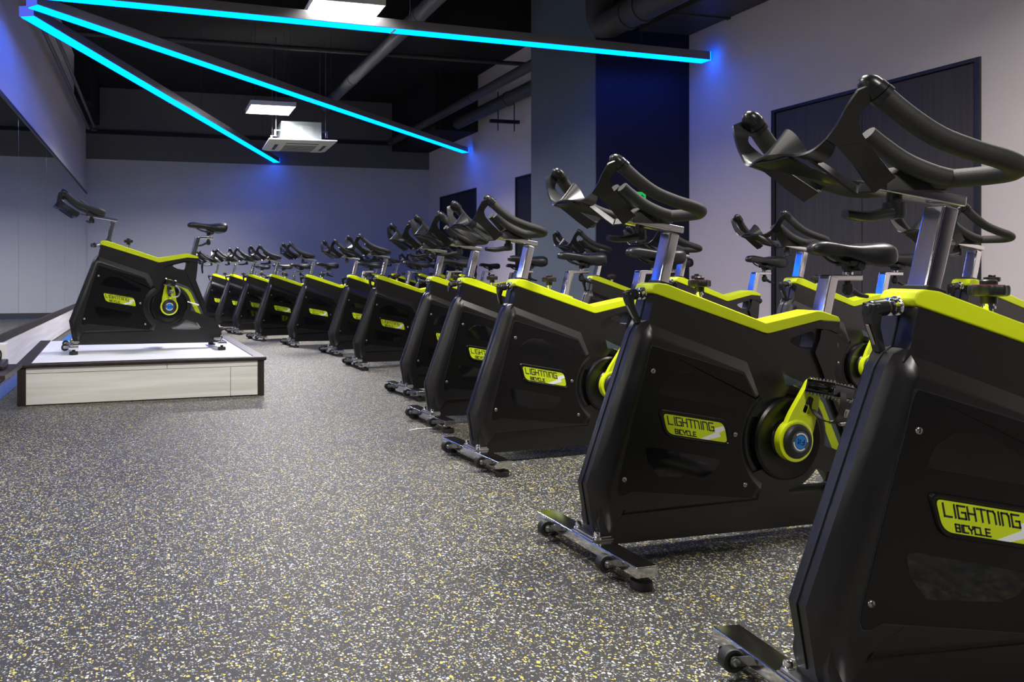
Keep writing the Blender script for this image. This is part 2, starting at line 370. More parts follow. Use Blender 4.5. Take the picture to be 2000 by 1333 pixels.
for k, dx in enumerate((0, .09)):
    t = pipe('sprinkler_pipe', ['thin wall-side pipe high on the left wall', 'second thin pipe beside it with a sprinkler at its end'][k], [(XL+.12+dx,4.0,3.36+dx*.4),(XL+.12+dx,14.2,3.36+dx*.4)], .022, 'pipegrey', 10, (.2,.45,.7,.85))
    if k:
        bm = bmesh.new(); lathe(bm, [(.02,0),(.035,-.03),(.035,-.05),(.06,-.055),(.06,-.06)], (0,10.2,0), 'z', 14); link('sprinkler_head', finish(bm, 'sprinkler_head', M['steel']), t)
b = thing('pipe_bracket', 'small black hanger bracket with rods below the ducts at the far right wall', 'bracket', (5.25,10.9,3.15))
bm = bmesh.new(); bx(bm,-.28,.2,-.03,.03,-.02,.03); link('rail', finish(bm,'rail',M['doorblack'],.003), b)
for x in (-.15,.12):
    bm = bmesh.new(); tube(bm,[(x,0,-.14),(x,0,.45)],.008,8); link('rod', finish(bm,'rod',M['doorblack']), b)

# air conditioner
ac = thing('air_conditioner', 'white ceiling cassette air conditioner with bare metal casing, hanging below the small panel light', 'air conditioner', (2.12,11.5,2.73), R(-2))
bm = bmesh.new(); w = .50
loft(bm, [[(-w,-w,.05),(w,-w,.05),(w,w,.05),(-w,w,.05)], [(-w,-w,.03),(w,-w,.03),(w,w,.03),(-w,w,.03)], [(-w*.82,-w*.82,0),(w*.82,-w*.82,0),(w*.82,w*.82,0),(-w*.82,w*.82,0)]])
link('face_panel', finish(bm,'face_panel',M['acwhite'],.006), ac)
bm = bmesh.new(); bx(bm,-.27,.27,-.27,.27,-.006,.002); g = link('intake_grille', finish(bm,'intake_grille',M['acwhite'],.003), ac)
for k in range(9):
    mbox('slat', M['slot'], (-.24,.24,-.245+k*.058,-.225+k*.058,-.009,-.006), 0, g)
for k in range(4):
    bm = bmesh.new(); bx(bm,-.24,.24,-.385,-.335,-.003,.012)
    o = link('air_slot', finish(bm,'air_slot',M['slot']), ac, (0,0,0), (0,0,k*math.pi/2))
bm = bmesh.new(); bx(bm,-.30,.30,-.30,.30,.05,.34); link('casing', finish(bm,'casing',M['zinc'],.004), ac)
for x in (-.13, .10):
    bm = bmesh.new()
    bx(bm,x-.085,x+.085,-.306,-.3,.15,.16); bx(bm,x-.085,x+.085,-.306,-.3,.27,.28); bx(bm,x-.085,x-.075,-.306,-.3,.16,.27); bx(bm,x+.075,x+.085,-.306,-.3,.16,.27)
    link('knockout_frame', finish(bm,'knockout_frame',M['zinc']), ac)
for sx in (-1, 1):
    for sy in (-1, 1):
        bm = bmesh.new(); bx(bm,sx*.30,sx*.40,sy*.24-.02,sy*.24+.02,.20,.215); bx(bm,sx*.385,sx*.40,sy*.24-.02,sy*.24+.02,.12,.2)
        h = link('hanger', finish(bm,'hanger',M['steel']), ac)
        bm = bmesh.new(); tube(bm,[(sx*.37,sy*.24,.12),(sx*.37,sy*.24,ZC-2.73)],.007,8); link('rod', finish(bm,'rod',M['steel']), h)

# green sign on the column
s = thing('exit_sign', 'small green lit sign low on the dark column, seen through the handlebar', 'sign', (4.93,7.11,1.64))
bm = bmesh.new(); bx(bm,-.055,.055,-.03,-.001,-.05,.05); link('sign_body', finish(bm,'sign_body',M['green'],.006), s)
bm = bmesh.new(); prism(bm, [(-.03,.008),(0,.008),(0,.024),(.03,0),(0,-.024),(0,-.008),(-.03,-.008)], -.032, -.03); link('arrow', finish(bm,'arrow',M['ink']), s)

# ------------------------------------------------------------------ platform, shelf
c, sn_ = math.cos(R(2.9)), math.sin(R(2.9))
PL = thing('platform', 'low white wooden stage with dark brown edges under the leading bike', 'platform', (-.844,5.267,0), R(2.9))
PW, PD, PH = 1.59, 1.79, .267
bm = bmesh.new(); bx(bm,.02,PW-.02,.02,PD-.02,.004,PH-.02); link('carcass', finish(bm,'carcass',M['brown']), PL)
for x0,x1,z0,z1 in ((.05,.93,.207,.250),(.933,PW-.045,.207,.250),(.05,1.355,.006,.204),(1.358,PW-.045,.006,.204)):
    mbox('front_board', M['whitewood'], (x0,x1,.006,.022,z0,z1), .001, PL)
for k in range(6):
    d = (PD-.1)/6; mbox('deck_plank', M['whitetop'], (.075,PW-.07,.045+k*d,.045+(k+1)*d-.002,PH-.022,PH-.002), .0008, PL)
mbox('nosing', M['brown'], (-.012,PW+.016,-.012,.043,PH-.024,PH+.003), .008, PL)
mbox('edge_strip', M['brown'], (-.01,.072,.045,PD,PH-.024,PH+.001), .002, PL)
mbox('edge_strip', M['greytrim'], (PW-.068,PW+.014,.045,PD,PH-.024,PH+.001), .003, PL)
mbox('corner_board', M['brown'], (-.002,.05,.001,.024,.001,PH-.022), .001, PL)
mbox('corner_board', M['brown'], (PW-.045,PW,.001,.024,.001,PH-.022), .001, PL)
mbox('side_board', M['brown'], (-.002,.02,.026,PD-.003,.001,PH-.022), .001, PL)
mbox('side_board', M['brown'], (PW-.02,PW,.026,PD-.003,.001,PH-.022), .001, PL)

SW = .43
SH = thing('wall_shelf', 'low dark shelf on the left wall beside the white stage', 'shelf', (XL+.02,4.47,.30))
mbox('board', M['brown'], (0,SW,0,.55,-.022,0), .002, SH)
mbox('edge_band', M['greytrim'], (SW,SW+.003,0,.55,-.022,0), 0, SH)
bm = bmesh.new()
prof = [(0,-.03),(.38,-.03),(.37,-.06),(.33,-.10),(.25,-.14),(.14,-.165),(0,-.17)]
prism(bm, [(x,z) for x,z in prof], .03, .53); link('rounded_bracket', finish(bm,'rounded_bracket',M['tray'],.004), SH)
bm = bmesh.new(); bx(bm,0,.02,.05,.5,-.298,-.17); link('support_board', finish(bm,'support_board',M['tray'],.003), SH)
mx = thing('audio_mixer', 'black slanted device with grey knobs on the low wall shelf', 'mixer', (-1.0,4.79,.30))
bm = bmesh.new(); loft(bm, [[(-.16,-.09,0),(.17,-.09,0),(.17,.09,0),(-.16,.09,0)],[(-.16,-.09,.03),(.17,-.09,.03),(.17,.09,.048),(-.16,.09,.048)]]); link('body', finish(bm,'body',M['dark'],.008), mx)
for k in range(5):
    bm = bmesh.new(); lathe(bm,[(.011,0),(.010,.022),(.006,.024)],(-.11+k*.05,-.02+.03*(k%2),.035),'z',10); link('knob', finish(bm,'knob',M['slate']), mx)
wbx = thing('white_box', 'white plastic box standing behind the black device on the wall shelf', 'box', (-.97,4.93,.30))
bm = bmesh.new(); bx(bm,-.14,.12,-.03,.05,.001,.135); link('case', finish(bm,'case',M['white'],.006), wbx)
bm = bmesh.new(); bx(bm,-.10,.08,-.033,-.03,.03,.1); link('lid_panel', finish(bm,'lid_panel',M['white'],.002), wbx)
bm = bmesh.new(); tube(bm,[(0,0,0),(0.0,-.01,.05),(-.05,-.015,.085),(-.13,-.01,.08),(-.2,0,.04)],.005,8,5)
cb = thing('cable', 'black cable arching over the device on the wall shelf', 'cable', (-.87,4.86,.345), 0, None, finish(bm,'cable',M['dark']))
sk = thing('plug_adapter', 'small white plug block near the front edge of the wall shelf', 'plug', (-.93,4.56,.30))
bm = bmesh.new(); bx(bm,-.05,.05,-.03,.03,.0005,.04); link('body', finish(bm,'body',M['white'],.005), sk)
for x in (-.02,.02):
    bm = bmesh.new(); lathe(bm,[(.012,0),(.012,.003)],(x,0,.04),'z',10); link('socket', finish(bm,'socket',M['slot']), sk)
bm = bmesh.new(); sheet(bm, [[(0,0,.002),(.0,.008,.002)],[(.05,.0,.006),(.05,.009,.006)],[(.11,.004,.003),(.11,.012,.003)],[(.15,.006,.002),(.15,.014,.002)]], .0015)
thing('plastic_strip', 'small white plastic strip lying on the floor by a bike foot', 'strip', (1.34,3.97,.0), R(12), None, finish(bm,'plastic_strip',M['white']))

# ------------------------------------------------------------------ the bike: part meshes (local: x to the rear, y away, z up)
HUB = (.776, .326)
def arc(cx, cz, r, a0, a1, n): return [(cx+r*math.cos(R(a0+(a1-a0)*i/n)), cz+r*math.sin(R(a0+(a1-a0)*i/n))) for i in range(n+1)]
def round_poly(poly, r, n=4):
    out = []; k = len(poly)
    for i in range(k):
        p = Vector(poly[i]); a = Vector(poly[i-1])-p; b = Vector(poly[(i+1) % k])-p
        rr = r[i] if isinstance(r, (list,tuple)) else r
        if rr <= 0: out.append(tuple(p)); continue
        ang = a.angle(b); d = min(rr/math.tan(ang/2), a.length*.48, b.length*.48)
        p0 = p+a.normalized()*d; p1 = p+b.normalized()*d
        for j in range(n+1):
            t = j/n; out.append(tuple(p0*(1-t)**2+p*2*t*(1-t)+p1*t*t))
    return out

def mesh_shell():
    bm = bmesh.new()
    hole_up = round_poly([(.795,.639),(.915,.668),(.902,.604),(.845,.614)], .014, 3)
    hole_low = round_poly([(.869,.230),(.992,.196),(1.034,.143),(.772,.148)], .010, 3)
    core = [(.16,.10),(.14,.2),(.30,.66),(.70,.655),(.92,.69),(.998,.688),(.993,.604),(.983,.525),(1.016,.44),(1.052,.35),(1.075,.25),(1.129,.213),(1.15,.10),(.3,.09)]
    prism(bm, core, -.024, .024, [hole_up, hole_low])
    # front and top part, thicker
    top = [(.262,.60),(.250,.69),(.264,.715),(.283,.792),(.70,.660),(.92,.70),(1.001,.693),(.997,.655),(.965,.668),(.90,.676),(.80,.650),(.752,.632),(.737,.612),(.765,.54),(.785,.47),(.70,.40),(.40,.40)]
    prism(bm, top, -.040, .040)
    # rear upright
    prism(bm, [(.93,.668),(1.0,.688),(.9945,.604),(.9845,.525),(1.0175,.44),(1.0535,.35),(1.0765,.25),(1.045,.26),(1.015,.36),(.962,.47),(.93,.545),(.905,.595),(.925,.64)], -.034, .034)
    # lower skirt
    sk = [(.125,.05),(.098,.062),(.085,.12),(.10,.2),(.62,.22),(.80,.262),(.90,.303),(1.066,.249),(1.130,.215),(1.177,.137),(1.186,.062),(1.12,.040)]
    prism(bm, sk, -.045, .045, [hole_low])
    # housing
    o = [(.098,.052,.022),(.080,.10,.022),(.058,.227,.022),(.226,.676,.022),(.245,.703,.022),(.262,.713,.036),(.632,.582,.036),(.676,.476,.036)]
    i = [(.150,.128),(.128,.160),(.119,.215),(.262,.648),(.268,.656),(.279,.657),(.601,.546),(.650,.462)]
    ao = arc(HUB[0],HUB[1],.152,124,236,12); ai = arc(HUB[0],HUB[1],.188,128,233,12)
    o += [(x,z,.036) for x,z in ao]; i += ai
    o += [(.668,.138,.0445),(.15,.134,.0445)]; i += [(.640,.158),(.17,.155)]
    # the front corner is rounded, the other slopes are flat
    def mid(t):
        r = []
        for k, ((x0,z0,y0),(x1,z1)) in enumerate(zip(o, i)):
            b_ = (.0085*math.sin(math.pi*t) if k < 5 or k == len(o)-1 else 0)
            r.append((x0+(x1-x0)*t, y0+(.057-y0)*t+b_, z0+(z1-z0)*t))
        return r
    half = [mid(t) for t in (1,.78,.5,.22,0)]
    rings = [[(x,-y,z) for x,y,z in r] for r in half]+[[(x,y,z) for x,y,z in r] for r in reversed(half)]
    loft(bm, rings)
    # flared ring round the crank cover
    for s in (-1,1):
        lathe(bm, [(.170,.022*s),(.170,.036*s),(.158,.0395*s),(.142,.037*s),(.136,.032*s)], (HUB[0],0,HUB[1]), 'y', 40)
    return finish(bm, 'body_shell', M['shell'], .0045, 2, 26, 50)
def mesh_seam():
    bm = bmesh.new(); P = [(.0785,.10),(.0565,.227),(.2245,.676),(.2435,.704),(.262,.715),(.281,.79)]
    for (a,b),(c_,d) in zip(P,P[1:]): beam(bm, (a,0,b), (c_,0,d), .0022, .003)
    return finish(bm, 'centre_seam', M['ink'])
def mesh_panel():
    poly = round_poly([(.127,.172),(.258,.640),(.597,.541),(.646,.455)], [.03,.012,.02,.008], 4)
    poly += arc(HUB[0],HUB[1],.1895,135,228,10) + [(.628,.151)]
    bm = bmesh.new(); prism(bm, poly, -.0592, -.0562)
    return finish(bm, 'side_panel', M['panel'], .0008, 1)
def mesh_groove():
    """dark gap round the removable panel"""
    poly = round_poly([(.124,.169),(.256,.6425),(.599,.5435),(.649,.455)], [.03,.012,.02,.008], 4)
    poly += arc(HUB[0],HUB[1],.187,135,228,10) + [(.630,.1485)]
    bm = bmesh.new(); prism(bm, poly, -.0575, -.0560)
    return finish(bm, 'panel_gap', M['ink'])
def mesh_window(k):
    a = [(.277,.492),(.296,.530),(.340,.556),(.405,.552),(.569,.462),(.569,.436)] if k == 0 else [(.235,.335),(.268,.333),(.512,.279),(.479,.241),(.44,.230),(.28,.244),(.244,.288)]
    bm = bmesh.new(); prism(bm, round_poly(a, .008, 3), -.0597, -.059); return finish(bm, 'vent_window', M['gloss'], .0002, 1)
def mesh_screw():
    bm = bmesh.new(); lathe(bm, [(.0075,0),(.0075,-.0015),(.0062,-.0032),(.0015,-.0036)], (0,0,0), 'y', 14)
    m_ = finish(bm, 'screw', M['steel']); return m_
def mesh_screw_slot():
    bm = bmesh.new(); bx(bm,-.005,.005,-.0042,-.003,-.0008,.0008); return finish(bm,'screw_slot',M['ink'])
# badge: length axis s, cross axis t (down)
B0 = Vector((.297,.4335)); BS = Vector((.2235,-.0415)); BT = Vector((.012,-.0615))
def bpt(s, t): q = B0+BS*s+BT*t; return (q.x, q.y)
def mesh_badge_rim():
    bm = bmesh.new()
    out = round_poly([bpt(-.07,-.22),bpt(1.05,-.22),bpt(1.06,1.16),bpt(-.02,1.16)], [.014,.034,.012,.040], 6)
    inn = round_poly([bpt(-.02,-.05),bpt(1.0,-.05),bpt(1.012,1.05),bpt(.0,1.05)], [.010,.034,.011,.040], 6)
    loft(bm, [[(x,-.059,z) for x,z in out], [(x,-.064,z) for x,z in [tuple(Vector(p)*.75+Vector(q)*.25) for p,q in zip(out,inn)]], [(x,-.064,z) for x,z in [tuple(Vector(p)*.3+Vector(q)*.7) for p,q in zip(out,inn)]], [(x,-.0605,z) for x,z in inn]])
    return finish(bm, 'badge_rim', M['panel'], .0006, 1)
def mesh_badge():
    bm = bmesh.new(); prism(bm, round_poly([bpt(0,0),bpt(.99,0),bpt(1.0,1.0),bpt(.02,1.0)], [.009,.032,.010,.038], 6), -.0615, -.0600); return finish(bm,'badge_plate',M['badge'],.0003,1)
GL = {'L': [[(0,0),(0,1),(.8,1)]], 'I': [[(.1,0),(.1,1)]], 'G': [[(.85,.0),(0,0),(0,1),(.85,1),(.85,.5),(.45,.5)]], 'H': [[(0,0),(0,1)],[(.8,0),(.8,1)],[(0,.5),(.8,.5)]],
      'T': [[(-.05,0),(.9,0)],[(.42,0),(.42,1)]], 'N': [[(0,1),(0,.02),(.65,.02),(.8,.2),(.8,1)]], 'B': [[(0,0),(.8,0),(.8,1),(0,1),(0,0)],[(0,.5),(.8,.5)]],
      'C': [[(.85,0),(0,0),(0,1),(.85,1)]], 'Y': [[(0,0),(0,.3),(.4,.55),(.4,1)],[(.8,0),(.8,.3),(.4,.55)]], 'E': [[(.85,0),(0,0),(0,1),(.85,1)],[(0,.5),(.7,.5)]]}
def lettering(text, s0, s1, t0, t1, wid, name, y=-.0620):
    adv = {'I': .45}; tot = sum(adv.get(c,1.15) for c in text)-.3; k = (s1-s0)/tot; bm = bmesh.new(); x = s0
    for c in text:
        for st in GL[c]:
            P = [Vector(bpt(x+a*k, t0+(t1-t0)*b)) for a,b in st]
            for p, q in zip(P, P[1:]):
                d = (q-p).normalized()*wid*.5; beam(bm, (p.x-d.x, y, p.y-d.y), (q.x+d.x, y, q.y+d.y), .0006, wid)
        x += adv.get(c,1.15)*k
    return finish(bm, name, M['ink'])
def mesh_bolt():
    bm = bmesh.new(); prism(bm, [bpt(.541,1.0),bpt(.807,.585),bpt(.807,.37),bpt(.967,.16),bpt(.995,.34),bpt(.88,.545),bpt(.9,.73),bpt(.674,1.0)], -.0619, -.0612); return finish(bm,'lightning_flash',M['silverprint'])
def mesh_cap():
    bm = bmesh.new()
    top = [(.272,.806),(.281,.822),(.297,.826),(.330,.822),(.700,.698),(.905,.733),(.925,.732),(.995,.712),(1.003,.703)]
    bot = [(1.003,.694),(.92,.701),(.72,.6635),(.705,.6625),(.690,.6665),(.286,.793),(.276,.796)]
    prism(bm, top+bot, -.041, .041)
    return finish(bm, 'top_cap', M['lime'], .0075, 3, 30)
def mesh_stripe(yellow):
    bm = bmesh.new()
    if yellow: p = [(.825,.492),(.92,.456),(.945,.428),(1.024,.262),(.982,.279),(.917,.418),(.900,.436),(.835,.470)]; prism(bm, p, -.0262, .0262); return finish(bm,'lime_stripe',M['badge'])
    p = [(.772,.537),(.800,.524),(.925,.474),(.957,.440),(1.050,.250),(1.0,.271),(.925,.298)]+arc(HUB[0],HUB[1],.138,8,78,10)
    prism(bm, p, -.0252, .0252); return finish(bm,'stripe_panel',M['slate'])
def mesh_disc():
    bm = bmesh.new(); lathe(bm, [(.130,.020),(.1335,.040),(.131,.052),(.124,.057),(.112,.056),(.085,.050),(.066,.052),(.060,.060),(.03,.062)], (HUB[0],0,HUB[1]), 'y', 48)
    return finish(bm, 'crank_cover', M['panel'], 0, smooth=35, mirror_y=True)
# crank local to the hub, pointing to +z, near side (negative y)
def mesh_crank():
    bm = bmesh.new()
    a = arc(0,0,.066,200,340,16); outer = a+[(.050,.075),(.032,.178)]+arc(0,.180,.030,20,160,6)+[(-.032,.170),(-.052,.075)]
    hole = round_poly([(-.014,.092),(.018,.096),(.016,.150),(-.012,.148)], .008, 3)
    prism(bm, outer, -.082, -.066, [hole])
    lathe(bm, [(.0665,-.062),(.0665,-.084),(.060,-.086),(.052,-.084)], (0,0,0), 'y', 32)
    return finish(bm, 'crank', M['limepaint'], .003, 2, 30)
def mesh_hubcap():
    bm = bmesh.new(); lathe(bm, [(.054,-.070),(.054,-.090),(.049,-.096),(.040,-.0985),(.034,-.0975)], (0,0,0), 'y', 36); return finish(bm,'hub_cap',M['dark'],0,smooth=35)
def mesh_emblem():
    bm = bmesh.new(); lathe(bm, [(.034,-.097),(.034,-.0985),(.033,-.099)], (0,0,0), 'y', 32); return finish(bm,'emblem_disc',M['slate'])
def mesh_emblem_blue():
    bm = bmesh.new(); lathe(bm, [(.021,-.0985),(.021,-.0998)], (0,0,0), 'y', 28); return finish(bm,'emblem_centre',M['blue'])
def mesh_emblem_ring():
    bm = bmesh.new()
    for a0, a1 in ((20,150),(200,330)):
        o = arc(0,0,.0285,a0,a1,12); i = list(reversed(arc(0,0,.024,a0,a1,12))); prism(bm, o+i, -.0997, -.0985)
    return finish(bm,'emblem_arc',M['silverprint'])
def mesh_emblem_text():
    bm = bmesh.new(); S = [[(-.013,-.008),(-.013,.008),(-.003,.008)],[(-.013,.0),(-.004,.0)],[(.002,-.008),(.002,.003)],[(.002,.006),(.002,.008)],[(.009,-.008),(.009,.008)],[(.005,.003),(.014,.003)],[(.009,-.008),(.014,-.008)]]
    for st in S:
        for p, q in zip(st, st[1:]): beam(bm, (p[0],-.1001,p[1]), (q[0],-.1001,q[1]), .0006, .0032)
    return finish(bm,'emblem_lettering',M['ink'])
def mesh_pedal():
    bm = bmesh.new()
    for z in (.017,-.017):
        for x in (-.030,.030): bx(bm, x-.008, x+.008, -.050, .050, z-.004, z+.004)
        for y_ in (-.046, 0, .046): bx(bm, -.038, .038, y_-.006, y_+.006, z-.004, z+.004)
    bx(bm,-.038,.038,-.052,-.046,-.020,.020); bx(bm,-.038,.038,.046,.052,-.020,.020)
    tube(bm, [(0,-.05,0),(0,.075,0)], .010, 10)
    return finish(bm,'pedal',M['blackmetal'],.0015,1)
def mesh_pedal_teeth():
    bm = bmesh.new()
    for x in (-.036,.036):
        for k in range(8):
            y_ = -.044+k*.0125
            for s in (1,-1): loft(bm, [[(x-.003,y_-.003,.020*s),(x+.003,y_-.003,.020*s),(x+.003,y_+.003,.020*s),(x-.003,y_+.003,.020*s)],[(x-.001,y_-.001,.028*s),(x+.001,y_-.001,.028*s),(x+.001,y_+.001,.028*s),(x-.001,y_+.001,.028*s)]])
    o = finish(bm,'grip_teeth',M['steel']); return o
def mesh_toe_cage():
    bm = bmesh.new()
    for y_ in (-.032,.032):
        P = smooth_path([(.036,y_,-.012),(.066,y_*.9,-.020),(.088,y_*.6,-.050),(.080,y_*.55,-.085),(.045,y_*.55,-.098)], 4)
        tube(bm, P, .0055, 8)
    tube(bm, [(.088,-.02,-.052),(.092,0,-.055),(.088,.02,-.052)], .006, 8); tube(bm, [(.066,-.03,-.02),(.066,.03,-.02)], .005, 8)
    return finish(bm,'toe_cage',M['steel'])
def mesh_strap():
    bm = bmesh.new(); P = smooth_path([(-.005,-.052,.0),(-.012,-.066,-.03),(.0,-.055,-.075),(.02,-.02,-.098),(.022,.03,-.095),(.01,.060,-.06),(0,.055,.0)], 5)
    sheet(bm, [[(p.x-.011,p.y,p.z),(p.x+.011,p.y,p.z)] for p in P], .003); return finish(bm,'pedal_strap',M['dark'])
def mesh_buckle():
    bm = bmesh.new(); bx(bm,.004,.036,-.064,-.050,-.075,-.050); bx(bm,.008,.032,-.068,-.064,-.070,-.055); return finish(bm,'strap_buckle',M['steel'],.003,2)

def mesh_stabilizer(x):
    bm = bmesh.new(); bx(bm, x-.034, x+.034, -.258, .258, .036, .067); return finish(bm,'stabilizer',M['chrome'],.0035,2)
def mesh_mount(x):
    bm = bmesh.new(); bx(bm,x-.033,x+.04,-.055,.055,.067,.072); bx(bm,x-.028,x+.036,-.05,.05,.0725,.079); return finish(bm,'mount_plate',M['steel'],.001,1)
def mesh_bolt_head():
    bm = bmesh.new(); lathe(bm, [(.012,.072),(.012,.080),(.0095,.081),(.0095,.088),(.0075,.094),(.002,.096)], (0,0,0),'z',12)
    return finish(bm,'bolt_head',M['chrome'],0,smooth=35)
def mesh_foot():
    bm = bmesh.new(); lathe(bm, [(.030,0),(.031,.006),(.029,.022),(.012,.024),(.010,.037)], (0,0,0),'z',18); return finish(bm,'rubber_foot',M['wheel'],0,smooth=35)
def mesh_wheel():
    bm = bmesh.new(); lathe(bm, [(.010,-.010),(.017,-.010),(.0185,-.012),(.0235,-.012),(.0255,-.009),(.0255,.009),(.0235,.012),(.0185,.012),(.017,.010),(.010,.010)], (0,0,0),'y',24); return finish(bm,'transport_wheel',M['wheel'],0,smooth=35)
def mesh_wheel_bracket():
    bm = bmesh.new()
    for y_ in (-.016,.016):
        bx(bm,.0,.034,y_-.0015,y_+.0015,-.010,.010)
        lathe(bm,[(.011,y_-.0015),(.011,y_+.0015)],(-.002,0,0),'y',14)
    lathe(bm,[(.0045,-.024),(.008,-.022),(.008,-.0175),(.004,-.0175),(.004,.0175),(.008,.0175),(.008,.022),(.0045,.024)],(-.002,0,0),'y',10)
    return finish(bm,'wheel_bracket',M['steel'],0,smooth=35)

def mesh_hpost():
    bm = bmesh.new(); beam(bm, (.300,0,.70), (.372,0,.978), .046, .036); return finish(bm,'handlebar_post',M['chrome'],.005,3)
def mesh_hpost_collar():
    bm = bmesh.new(); beam(bm, (.3335,0,.817), (.3365,0,.829), .056, .046); return finish(bm,'post_collar',M['dark'],.003,2)
def mesh_slider():
    bm = bmesh.new(); beam(bm, (.190,0,1.021), (.405,0,.988), .046, .020); return finish(bm,'slider_rail',M['chrome'],.003,2)
def mesh_slider_knob():
    bm = bmesh.new(); lathe(bm,[(.013,0),(.013,-.014),(.019,-.015),(.020,-.040),(.016,-.046)],(0,0,0),'z',18); tube(bm,[(0,0,-.034),(-.03,-.004,-.038),(-.075,-.008,-.044),(-.125,-.010,-.040)],[.015,.012,.011,.009],10,3)
    return finish(bm,'clamp_lever',M['tray'],0,smooth=45)
def mesh_grips():
    bm = bmesh.new()
    for s in (-1,1):
        P = [(.085,s*.157,1.156),(.125,s*.168,1.118),(.175,s*.178,1.083),(.235,s*.186,1.060),(.290,s*.190,1.045),(.326,s*.182,1.034),(.342,s*.150,1.028),(.337,s*.10,1.027),(.325,s*.05,1.028),(.318,0,1.030)]
        tube(bm, P, .0178, 16, 5)
        P = [(.184,s*.020,1.115),(.214,s*.024,1.090),(.252,s*.036,1.060),(.295,s*.052,1.037),(.328,s*.062,1.028)]
        tube(bm, P, [.0165,.0175,.0175,.0175,.0165], 16, 5)
    # padded hub over the slider
    loft(bm, [[(x+dx,y_*w,z) for y_,z in ((-1,1.008),(-1,zt-.012),(-.55,zt),(.55,zt),(1,zt-.012),(1,1.008))] for x,dx,w,zt in ((.222,0,.026,1.040),(.250,0,.030,1.054),(.300,0,.034,1.046),(.330,0,.036,1.040),(.356,0,.032,1.030))])
    return finish(bm,'grip_bar',M['rubber'],0,smooth=60)
def mesh_tip(s):
    bm = bmesh.new()
    if True:
        d = Vector((-.040,-s*.011,.038)).normalized(); c0 = Vector((.090,s*.158,1.152))
        tube(bm, [c0, c0+d*.010], .0205, 18); tube(bm, [c0+d*.012, c0+d*.024], .0200, 18)
        tube(bm, [c0+d*.022, c0+d*.034, c0+d*.044, c0+d*.050], [.019,.018,.013,.005], 16)
    return finish(bm,'end_collar',M['tray'],0,smooth=45)
def mesh_tray():
    bm = bmesh.new(); T = .0045
    for s in (-1,1):
        Y = lambda p: (p[0], s*p[1], p[2])
        # wing from the bar tip down to the cradle
        rows = [[(.034,.162,1.162),(.054,.163,1.170),(.074,.155,1.154)], [(.027,.146,1.137),(.040,.146,1.133),(.055,.143,1.126)], [(.023,.130,1.110),(.044,.130,1.105),(.067,.130,1.102)], [(.019,.110,1.087),(.038,.110,1.076),(.091,.120,1.082)]]
        sheet(bm, [[Y(p) for p in r] for r in rows], T, 4)
        # outer arm of the bottle cradle
        rows = [[(.038,.110,1.076),(.091,.120,1.082)], [(.068,.100,1.057),(.112,.110,1.069)], [(.098,.090,1.036),(.138,.099,1.053)], [(.126,.080,1.013),(.163,.090,1.036)], [(.147,.073,.998),(.181,.084,1.026)]]
        sheet(bm, [[Y(p) for p in r] for r in rows], T, 4)
        # inner arm
        rows = [[(.022,.066,1.060),(.046,.048,1.066)], [(.055,.068,1.038),(.078,.050,1.048)], [(.090,.069,1.014),(.112,.050,1.028)], [(.122,.069,.994),(.140,.050,1.012)]]
        sheet(bm, [[Y(p) for p in r] for r in rows], T, 4)
        # lip joining the two arms
        sheet(bm, [[Y((.120,.070,.995)),Y((.140,.050,1.013))],[Y((.150,.074,.997)),Y((.152,.056,1.012))]], T)
    # front band: one wavy strip from wing to wing
    half = [[(.019,.110,1.087),(.038,.110,1.076)], [(.012,.092,1.073),(.044,.094,1.063)], [(.006,.074,1.067),(.046,.074,1.055)], [(.001,.058,1.067),(.044,.056,1.058)], [(-.004,.040,1.070),(.040,.040,1.078)], [(-.008,.020,1.072),(.034,.022,1.108)], [(-.010,.000,1.073),(.030,.000,1.124)]]
    band = [[(p[0],-p[1],p[2]) for p in r] for r in half]+[list(r) for r in reversed(half[:-1])]
    sheet(bm, band, T, 4)
    # underside plate to the bar
    sheet(bm, [[(.0,-.044,1.068),(.0,0,1.066),(.0,.044,1.068)],[(.06,-.026,1.048),(.06,0,1.046),(.06,.026,1.048)],[(.13,-.012,1.030),(.13,0,1.028),(.13,.012,1.030)],[(.235,-.012,1.018),(.235,0,1.018),(.235,.012,1.018)]], .006)
    return finish(bm,'bottle_tray',M['tray'],0,smooth=60)

def mesh_lever():
    """front height lever: axis towards -x, arm hanging to -z, local to its stud"""
    bm = bmesh.new(); lathe(bm,[(.012,-.020),(.0165,-.022),(.0165,-.052),(.013,-.056)],(0,0,0),'x',18)
    loft(bm, [[(x0,-w,z),(x1,-w,z),(x1,w,z),(x0,w,z)] for x0,x1,w,z in ((-.060,-.042,.014,.012),(-.062,-.040,.014,-.01),(-.057,-.040,.011,-.035),(-.046,-.031,.010,-.065),(-.040,-.026,.010,-.085),(-.038,-.027,.007,-.090))])
    lathe(bm,[(.010,-.056),(.010,-.063),(.006,-.064)],(0,0,0),'x',14)
    return finish(bm,'height_lever',M['tray'],.003,2,35)
def mesh_lever_slot():
    bm = bmesh.new(); beam(bm,(-.0605,0,-.030),(-.0445,0,-.072),.008,.003); return finish(bm,'lever_inlay',M['steel'],.001,1)
def mesh_nut():
    bm = bmesh.new(); lathe(bm,[(.006,.02),(.019,.012),(.019,.002),(.015,0),(.015,-.006),(.018,-.008),(.018,-.013),(.010,-.016),(.010,-.026)],(0,0,0),'x',16); return finish(bm,'stud_nut',M['chrome'],0,smooth=35)
